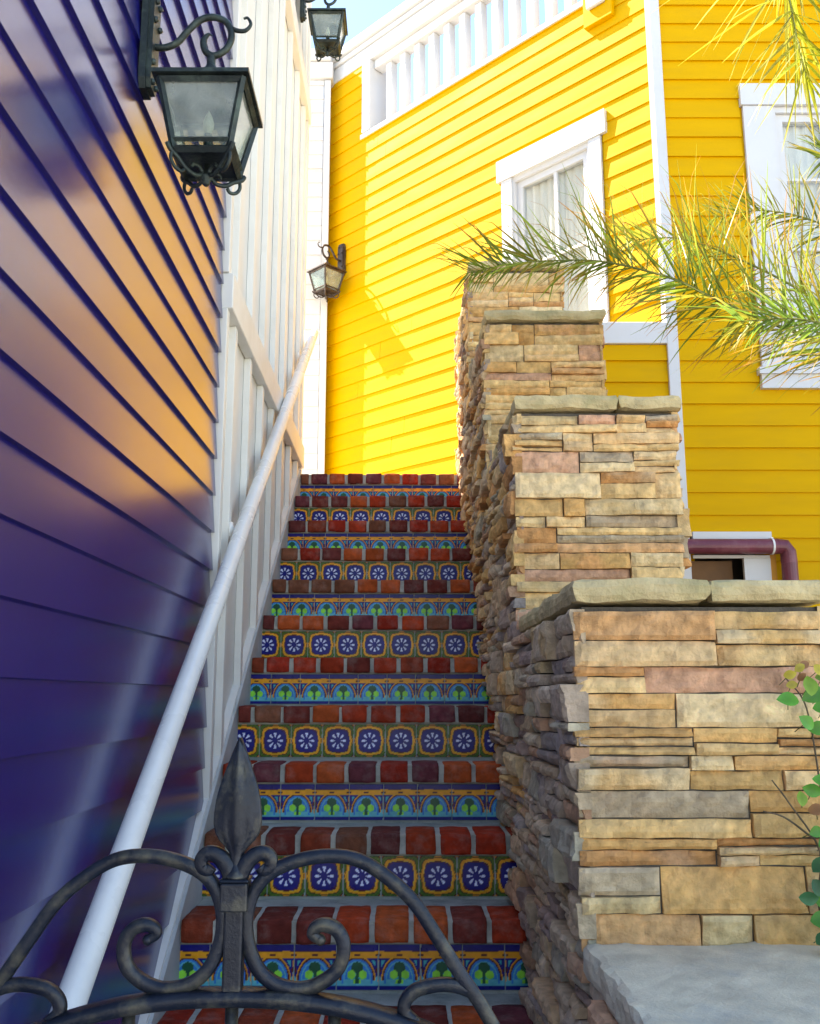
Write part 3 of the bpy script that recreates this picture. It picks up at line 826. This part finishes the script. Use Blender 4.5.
for sgn in (1,-1):
    pts = [(p[0]-.0035 if sgn > 0 else 2*GC-p[0]+.0035, p[1]) for p in R_]
    bm = NB(); sp = spline([g(*p) for p in pts], 7); n_ = len(sp)
    tube(bm, sp, [.0040+.0019*min(1,i/22) for i in range(n_)], 10, flat=(1.0,1.15))
    ball(bm, sp[0], .0055, 8)
    obj('scroll', bm, M['iron'], gate, smooth=True)
    # small lower scroll
    S_ = [(0.0117,-0.3097),(0.0029,-0.3008),(0.0039,-0.2908),(0.0127,-0.2818),(0.0264,-0.2773),(0.042,-0.2755),(0.0557,-0.2773),(0.0684,-0.2818)]
    pts = [(p[0]-.0035 if sgn > 0 else 2*GC-p[0]+.0035, p[1]) for p in S_]
    bm = NB(); sp = spline([g(*p) for p in pts], 6); tube(bm, sp, .0056, 10, flat=(1.0,1.15)); ball(bm, sp[0], .007, 8)
    obj('scroll', bm, M['iron'], gate, smooth=True)
# arch bar
bm = NB()
pts = []
for i in range(33):
    x = GC-.43+.86*i/32; pts.append(g(x, -.2870-.62*(x-GC)**2*(1+2.2*abs(x-GC)), 0))
tube(bm, pts, .0095, 12, flat=(1.35,.85))
obj('arch_bar', bm, M['iron'], gate, smooth=True)
# finial
bm = NB()
box(bm, GC-.0095,GC+.0095,GY-.0095,GY+.0095,-.285,-.205)
bevel_all(bm,.0025,2)
for _ in range(1): pass
obj('finial_post', bm, M['iron'], gate)
bm = NB()
box(bm, GC-.0135,GC+.0135,GY-.0135,GY+.0135,-.207,-.1800)
box(bm, GC-.0148,GC+.0148,GY-.0148,GY+.0148,-.1800,-.1765)
bevel_all(bm,.0018,2)
obj('collar', bm, M['iron'], gate)
fin = None
bm = NB()
# leaf shaped blade: lens section swept in height, raised mid rib
prof = [(-.180,.0125),(-.174,.0125),(-.169,.0095),(-.162,.0078),(-.153,.0080),(-.147,.0125),(-.141,.0190),(-.134,.0235),(-.125,.0256),(-.114,.0254),(-.102,.0238),(-.090,.0208),(-.078,.0165),(-.066,.0120),(-.056,.0080),(-.048,.0044),(-.041,.0010)]
seg = 28; rings = []
for z_, w_ in prof:
    w_ *= .95
    ring = []
    for k in range(seg):
        a = 2*PI*k/seg; cx_, sx_ = math.cos(a), math.sin(a)
        th = .0085*(w_/.025)**.6
        rib = .0055*max(0, 1-abs(cx_)*w_/.0055)*(1 if z_ > -.15 else .4)
        rim = .0016*max(0, (abs(cx_)-.72)/.28) if z_ > -.15 else 0
        carve = .0021*math.sin(abs(cx_)*w_*900+z_*500)*(1 if .25 < abs(cx_) < .8 and z_ > -.148 else 0)
        yy = math.copysign((th*abs(sx_)**.8+rib+rim+carve)*(1 if abs(sx_) > 1e-3 else 0), sx_) if w_ > .012 or z_ > -.15 else sx_*w_
        ring.append(bm.verts.new((GC+cx_*w_, GY+yy, z_)))
    rings.append(ring)
for i in range(len(rings)-1):
    for k in range(seg): bm.faces.new((rings[i][k],rings[i][(k+1)%seg],rings[i+1][(k+1)%seg],rings[i+1][k]))
bm.faces.new(rings[0][::-1]); bm.faces.new(rings[-1])
fin = obj('spear_finial', bm, M['iron'], gate, smooth=True)
for sgn in (1,-1):
    bm = NB()
    pts = [(GC+sgn*x_, GY-.002, z_) for x_, z_ in ((.003,-.177),(.006,-.170),(.012,-.161),(.020,-.1545),(.029,-.1535),(.0345,-.1590),(.0340,-.1665),(.0280,-.1700),(.0240,-.1660))]
    sp = spline(pts,6); tube(bm, sp, [.0075-.00006*i for i in range(len(sp))], 10, flat=(.9,1.2))
    obj('curl', bm, M['iron'], fin, smooth=True)
# lower body of the gate below the picture edge
for x_ in [GC-.40+.1*i for i in range(9)]:
    bm = NB(); zt = -.2870-.62*(x_-GC)**2*(1+2.2*abs(x_-GC))
    tube(bm, [g(x_,-1.52),g(x_,zt-.006)], .0065, 8); obj('picket', bm, M['iron'], gate, smooth=True)
bm = NB(); box(bm, GC-.43,GC+.43,GY-.010,GY+.010,-1.54,-1.51); obj('bottom_rail', bm, M['iron'], gate)
for x_ in (GC-.435, GC+.435):
    bm = NB(); box(bm, x_-.013,x_+.013,GY-.013,GY+.013,-EYE,-.50 if x_ > GC else -.55); obj('stile', bm, M['iron'], gate)

# ------------------------------------------------------------------ date palm
def leaflet(bm, cols, p, d, side, L, w, droop, c0, c1, hook=0., segs=6):
    """narrow folded blade starting at p along d"""
    d = Vector(d).normalized(); pos = Vector(p); prev = None
    side = (Vector(side)-d*Vector(side).dot(d)).normalized()
    nrm = d.cross(side).normalized()
    for i in range(segs+1):
        t = i/segs
        ww = w*(.55+.45*min(1,t*5))*(1-t**2.2)+.0004
        vs = (bm.verts.new(pos-side*ww), bm.verts.new(pos+nrm*ww*.35), bm.verts.new(pos+side*ww))
        tt = max(0, min(1, (t-.45)*1.9))
        c = Vector(c0).lerp(Vector(c1), tt)
        for _ in range(3): cols.append(tuple(c))
        if prev:
            bm.faces.new((prev[0],prev[1],vs[1],vs[0])); bm.faces.new((prev[1],prev[2],vs[2],vs[1]))
        prev = vs
        d = (d+Vector((0,0,-1))*droop/segs*(.3+t*1.4)).normalized()
        if hook and t > .72: d = (d+Vector((0,0,-1))*hook).normalized()
        side = (side-d*side.dot(d)).normalized(); nrm = d.cross(side).normalized()
        pos = pos+d*(L/segs)
def frond(name, pts, parent, n, Lmax, upv, seed, Lmin=.10, w=.0042, green=(.10,.17,.025), tip=(.34,.20,.05), hookp=.4, droop=.5, rr=.007, up_bias=1.0, dn=1.0, spread=.55, skipr=.15):
    r = random.Random(seed); sp = spline(pts, 10); N = len(sp)
    bm = NB(); cols = []
    b2 = NB(); tube(b2, sp, [rr*(1-.75*i/(N-1)) for i in range(N)], 6)
    m = {}
    b2.verts.index_update()
    for v in b2.verts: m[v] = bm.verts.new(v.co); cols.append((.36,.38,.10))
    for f in b2.faces: bm.faces.new([m[v] for v in f.verts])
    b2.free()
    upv = Vector(upv).normalized()
    for k in range(n):
        t = (k+r.random())/n
        f = t*(N-1); i = min(N-2, int(f)); p = sp[i].lerp(sp[i+1], f-i)
        tg = (sp[i+1]-sp[i]).normalized()
        L = Lmax*(1-.62*max(0,t-.35)/.65)*(.6+.4*min(1,t*5))*r.uniform(.72,1.08)+Lmin*.2
        for s_ in (1,-1):
            if r.random() < skipr: continue
            u_ = (upv-tg*upv.dot(tg)).normalized()
            out = tg.cross(u_).normalized()
            ang = r.uniform(.45,1.2)
            if s_ > 0: lat = u_*r.uniform(.75,1.1)+out*r.uniform(-spread,spread); LL = L*up_bias
            else: lat = -u_*r.uniform(.55,1.0)+out*r.uniform(-spread,spread)*1.3; LL = L*dn*r.uniform(.6,1)
            d = tg*math.cos(ang)+lat.normalized()*math.sin(ang)
            q = r.random(); gcol = Vector(green)*r.uniform(.6,1.5)
            if q < .30: gcol = Vector((.36,.33,.04))*r.uniform(.7,1.3)
            tc_ = Vector(tip)*r.uniform(.6,1.2) if r.random() < .6 else gcol*1.3
            leaflet(bm, cols, p, d, Vector((r.uniform(-1,1),r.uniform(-1,1),r.uniform(-.6,.6)))+out*.8, LL, w*r.uniform(.75,1.15), droop*r.uniform(.2,1.2)*(.5 if s_ > 0 else 1.3), gcol, tc_, hook=.55 if r.random() < hookp and s_ > 0 else 0.)
    me = bpy.data.meshes.new(name)
    org = Vector(pts[0])
    for v in bm.verts: v.co -= org
    bm.to_mesh(me); bm.free(); me.materials.append(M['palm'])
    o = bpy.data.objects.new(name, me); COL.objects.link(o); o.parent = parent; o.location = org-WORLD[parent]
    add_cols(o, cols)
    return o
PC = Vector((1.78,2.78,.78))
palm = thing('date_palm', 'feathery date palm leaning in from the right with drooping yellow green fronds', 'palm tree', (1.80,2.80,-.46))
bm = NB()
sp = spline([(1.80,2.80,-.50),(1.80,2.80,0),(1.79,2.79,.4),tuple(PC)],8)
rings_r = [.075+.012*math.sin(i*2.1)+.008*(i%2) for i in range(len(sp))]
tube(bm, sp, rings_r, 14); ball(bm, tuple(PC+Vector((0,0,.02))), .085, 10)
obj('trunk', bm, M['trunk'], palm)
main = [tuple(PC),(1.62,2.72,.88),(1.475,2.72,.955),(1.292,2.80,1.085),(1.143,2.90,1.205),(1.017,2.98,1.316),(.924,3.05,1.409),(.787,3.15,1.505),(.677,3.22,1.560),(.53,3.30,1.597),(.38,3.35,1.605),(.235,3.39,1.59)]
frond('frond', main, palm, 280, .52, (-.05,.1,1), 5, w=.0042, up_bias=1.0, dn=.70, spread=.85, hookp=.6, droop=.45, green=(.24,.33,.04), tip=(.74,.30,.05), skipr=.1)
frond('frond', [tuple(PC),(1.90,2.65,1.55),(1.78,2.5,2.15),(1.50,2.38,2.44),(1.24,2.32,2.42),(1.09,2.29,2.22),(1.045,2.28,2.00),(1.055,2.28,1.82),(1.08,2.29,1.64)], palm, 150, .58, (-1,-.3,.1), 9,
      w=.0044, green=(.50,.52,.04), tip=(.80,.68,.14), droop=.9, dn=1.0, up_bias=1.0, hookp=.0, spread=.9, skipr=.25)
frond('frond', [tuple(PC),(1.60,3.0,1.12),(1.42,3.1,1.36),(1.22,3.2,1.55),(1.02,3.25,1.66),(.84,3.3,1.68)], palm, 110, .34, (-.1,-.2,1), 51,
      w=.0038, green=(.30,.36,.04), tip=(.78,.36,.06), droop=.8, hookp=.5, spread=.9, skipr=.15)
frond('frond', [tuple(PC),(1.52,2.65,.93),(1.36,2.62,1.02),(1.18,2.66,1.10),(1.02,2.72,1.12)], palm, 150, .30, (-.1,-.2,1), 57,
      w=.0038, green=(.20,.32,.05), tip=(.66,.36,.09), droop=.9, hookp=.5, spread=.9, skipr=.15)
frond('frond', [tuple(PC),(1.76,2.9,1.15),(1.68,3.1,1.45),(1.54,3.2,1.68),(1.37,3.3,1.80),(1.18,3.35,1.80)], palm, 150, .30, (.1,-.2,1), 12,
      w=.0038, green=(.20,.24,.03), tip=(.50,.40,.06), droop=1.0, hookp=.5, spread=.8, skipr=.25)
frond('frond', [tuple(PC),(1.66,2.55,1.15),(1.50,2.45,1.36),(1.32,2.42,1.48),(1.16,2.45,1.50)], palm, 130, .28, (.1,-.3,1), 15,
      w=.0036, green=(.14,.20,.03), tip=(.40,.28,.05), droop=.9, hookp=.4, spread=.9, skipr=.3)
for k,(dx,dy,hz) in enumerate(((.9,.3,.9),(.6,-.7,.8),(1.0,-.2,.5),(.3,.9,1.0),(.1,-.9,.6))):
    q = [tuple(PC), tuple(PC+Vector((dx*.25,dy*.25,hz*.55))), tuple(PC+Vector((dx*.6,dy*.6,hz*.85))), tuple(PC+Vector((dx*1.0,dy*1.0,hz*.75))), tuple(PC+Vector((dx*1.3,dy*1.3,hz*.4)))]
    frond('frond', q, palm, 60, .30, (0,0,1), 20+k, w=.004, droop=.8, spread=.8)

# ------------------------------------------------------------------ vine
vine = thing('vine', 'young vine with round green and reddish leaves growing up the right of the nearest pier', 'vine', (.74,1.74,-.445))
VY = 1.80
stems = [[(.755,1.80,-.446),(.735,1.79,-.36),(.742,1.785,-.27),(.700,1.80,-.19),(.675,1.81,-.150)],
         [(.760,1.80,-.446),(.765,1.79,-.30),(.755,1.79,-.16),(.745,1.80,-.02),(.715,1.81,.035)],
         [(.735,1.79,-.25),(.690,1.80,-.215),(.655,1.81,-.205)],
         [(.77,1.78,-.446),(.79,1.77,-.2),(.78,1.77,.0),(.80,1.77,.06)]]
bm = NB(); cols = []
for st in stems:
    sp = spline(st,6); n0 = len(bm.verts); tube(bm, sp, [.0024-.0012*i/len(sp) for i in range(len(sp))], 6)
o = obj('stem', bm, M['trunk'], vine)
def round_leaf(bm, cols, c, nrm, up, R, col):
    nrm = Vector(nrm).normalized(); up = (Vector(up)-nrm*Vector(up).dot(nrm)).normalized(); sd = nrm.cross(up)
    pts = [(0,-1.05),(.35,-.85),(.66,-.45),(.78,.0),(.66,.42),(.38,.80),(0,1.12),(-.38,.80),(-.66,.42),(-.78,0),(-.66,-.45),(-.35,-.85)]
    v0 = bm.verts.new(Vector(c)); cols.append(tuple(Vector(col)*.8)); vs = []
    for x,y_ in pts:
        vs.append(bm.verts.new(Vector(c)+sd*x*R+up*y_*R+nrm*(.28*abs(x)*R-.12*y_*y_*R))); cols.append(tuple(col))
    for i in range(12): bm.faces.new((v0, vs[i], vs[(i+1)%12]))
r = random.Random(33)
spots = [(.700,-.005,.019,0),(.735,.020,.018,1),(.752,.005,.021,0),(.768,-.02,.020,0),(.722,-.045,.016,0),(.747,-.055,.017,0),(.700,.040,.011,2),(.718,.052,.010,2),(.735,.058,.010,3),(.752,.048,.012,2),(.708,.022,.010,2),(.728,.036,.009,3),
         (.765,.035,.013,1),(.735,-.165,.016,0),(.752,-.150,.018,0),(.715,-.180,.013,1),(.770,-.175,.018,0),(.742,-.20,.015,3),(.722,-.232,.013,0),(.760,-.225,.021,0),(.748,-.255,.014,0),
         (.770,-.27,.020,0),(.730,-.290,.016,4),(.750,-.305,.022,4),(.768,-.33,.020,0),(.728,-.330,.017,4),(.716,-.350,.016,4),(.742,-.352,.020,0),(.765,-.375,.022,4),(.735,-.385,.020,0),(.755,-.405,.021,4),(.722,-.410,.014,4),(.745,-.43,.018,0),(.770,-.42,.02,0),
         (.79,-.3,.02,0),(.79,-.36,.02,4),(.79,-.1,.018,0),(.80,-.2,.02,0),(.79,.0,.018,0),(.776,-.09,.012,1)]
LC = [(.10,.36,.04),(.24,.42,.04),(.60,.50,.06),(.34,.16,.06),(.05,.20,.08)]
for x_, z_, R, ci in spots:
    bm = NB(); cols = []
    yy = 1.765+r.uniform(-.02,.02)
    round_leaf(bm, cols, (x_,yy,z_), (r.uniform(-.5,.3),-1,r.uniform(-.2,.7)), (r.uniform(-1,1),0,r.uniform(-1,.6)), R, Vector(LC[ci])*r.uniform(.8,1.25))
    tube(bm, [(x_,yy+.003,z_),(x_+r.uniform(-.004,.012),1.80,z_-.018)], .0009, 4)
    while len(cols) < len(bm.verts): cols.append((.10,.16,.03))
    o = obj('leaf', bm, M['leaf'], vine, smooth=True); add_cols(o, cols)

# ------------------------------------------------------------------ light, sky, camera
sun_h = Vector((-.922,.387,0)).normalized(); el = math.radians(50.5)
sdir = Vector((sun_h.x*math.cos(el), sun_h.y*math.cos(el), math.sin(el)))
ld = bpy.data.lights.new('sun', 'SUN'); ld.energy = 5.0; ld.angle = math.radians(.53); ld.color = (1,.955,.87)
lo_ = bpy.data.objects.new('sun', ld); COL.objects.link(lo_); lo_.rotation_euler = (-sdir).to_track_quat('-Z','Y').to_euler(); lo_.location = (0,0,12)
w = bpy.data.worlds.new('World'); scene.world = w; w.use_nodes = True; nt = w.node_tree
bg = nt.nodes['Background']; sky = nt.nodes.new('ShaderNodeTexSky'); sky.sky_type = 'NISHITA'; sky.sun_disc = False
sky.sun_elevation = el; sky.sun_rotation = math.atan2(sun_h.x, sun_h.y); sky.air_density = 1.; sky.dust_density = .4; sky.ozone_density = 2.2
hs = nt.nodes.new('ShaderNodeHueSaturation'); hs.inputs['Saturation'].default_value = 1.05
nt.links.new(sky.outputs[0], hs.inputs['Color']); nt.links.new(hs.outputs[0], bg.inputs[0]); bg.inputs[1].default_value = .15
cam = bpy.data.cameras.new('camera'); co = bpy.data.objects.new('camera', cam); COL.objects.link(co)
FPX = 950.; cam.sensor_fit = 'VERTICAL'; cam.sensor_height = 24; cam.lens = 24*FPX/1024; cam.clip_end = 500; cam.clip_start = .05
pitch = math.atan(185/950.)
co.location = (0,0,0); co.rotation_euler = (PI/2+pitch, 0, 0); cam.shift_x = 5/1024
scene.camera = co
for o in list(scene.objects):
    if o.parent is None: o.location.z += EYE
scene.view_settings.view_transform = 'Standard'; scene.view_settings.look = 'None'; scene.view_settings.exposure = 1.85; scene.view_settings.use_white_balance = True; scene.view_settings.white_balance_temperature = 7500; scene.view_settings.white_balance_tint = 12; scene.view_settings.gamma = 1
scene.view_settings.use_curve_mapping = False
scene.cycles.max_bounces = 10; scene.cycles.diffuse_bounces = 5; scene.cycles.glossy_bounces = 4; scene.cycles.transparent_max_bounces = 16
scene.cycles.sample_clamp_indirect = 8
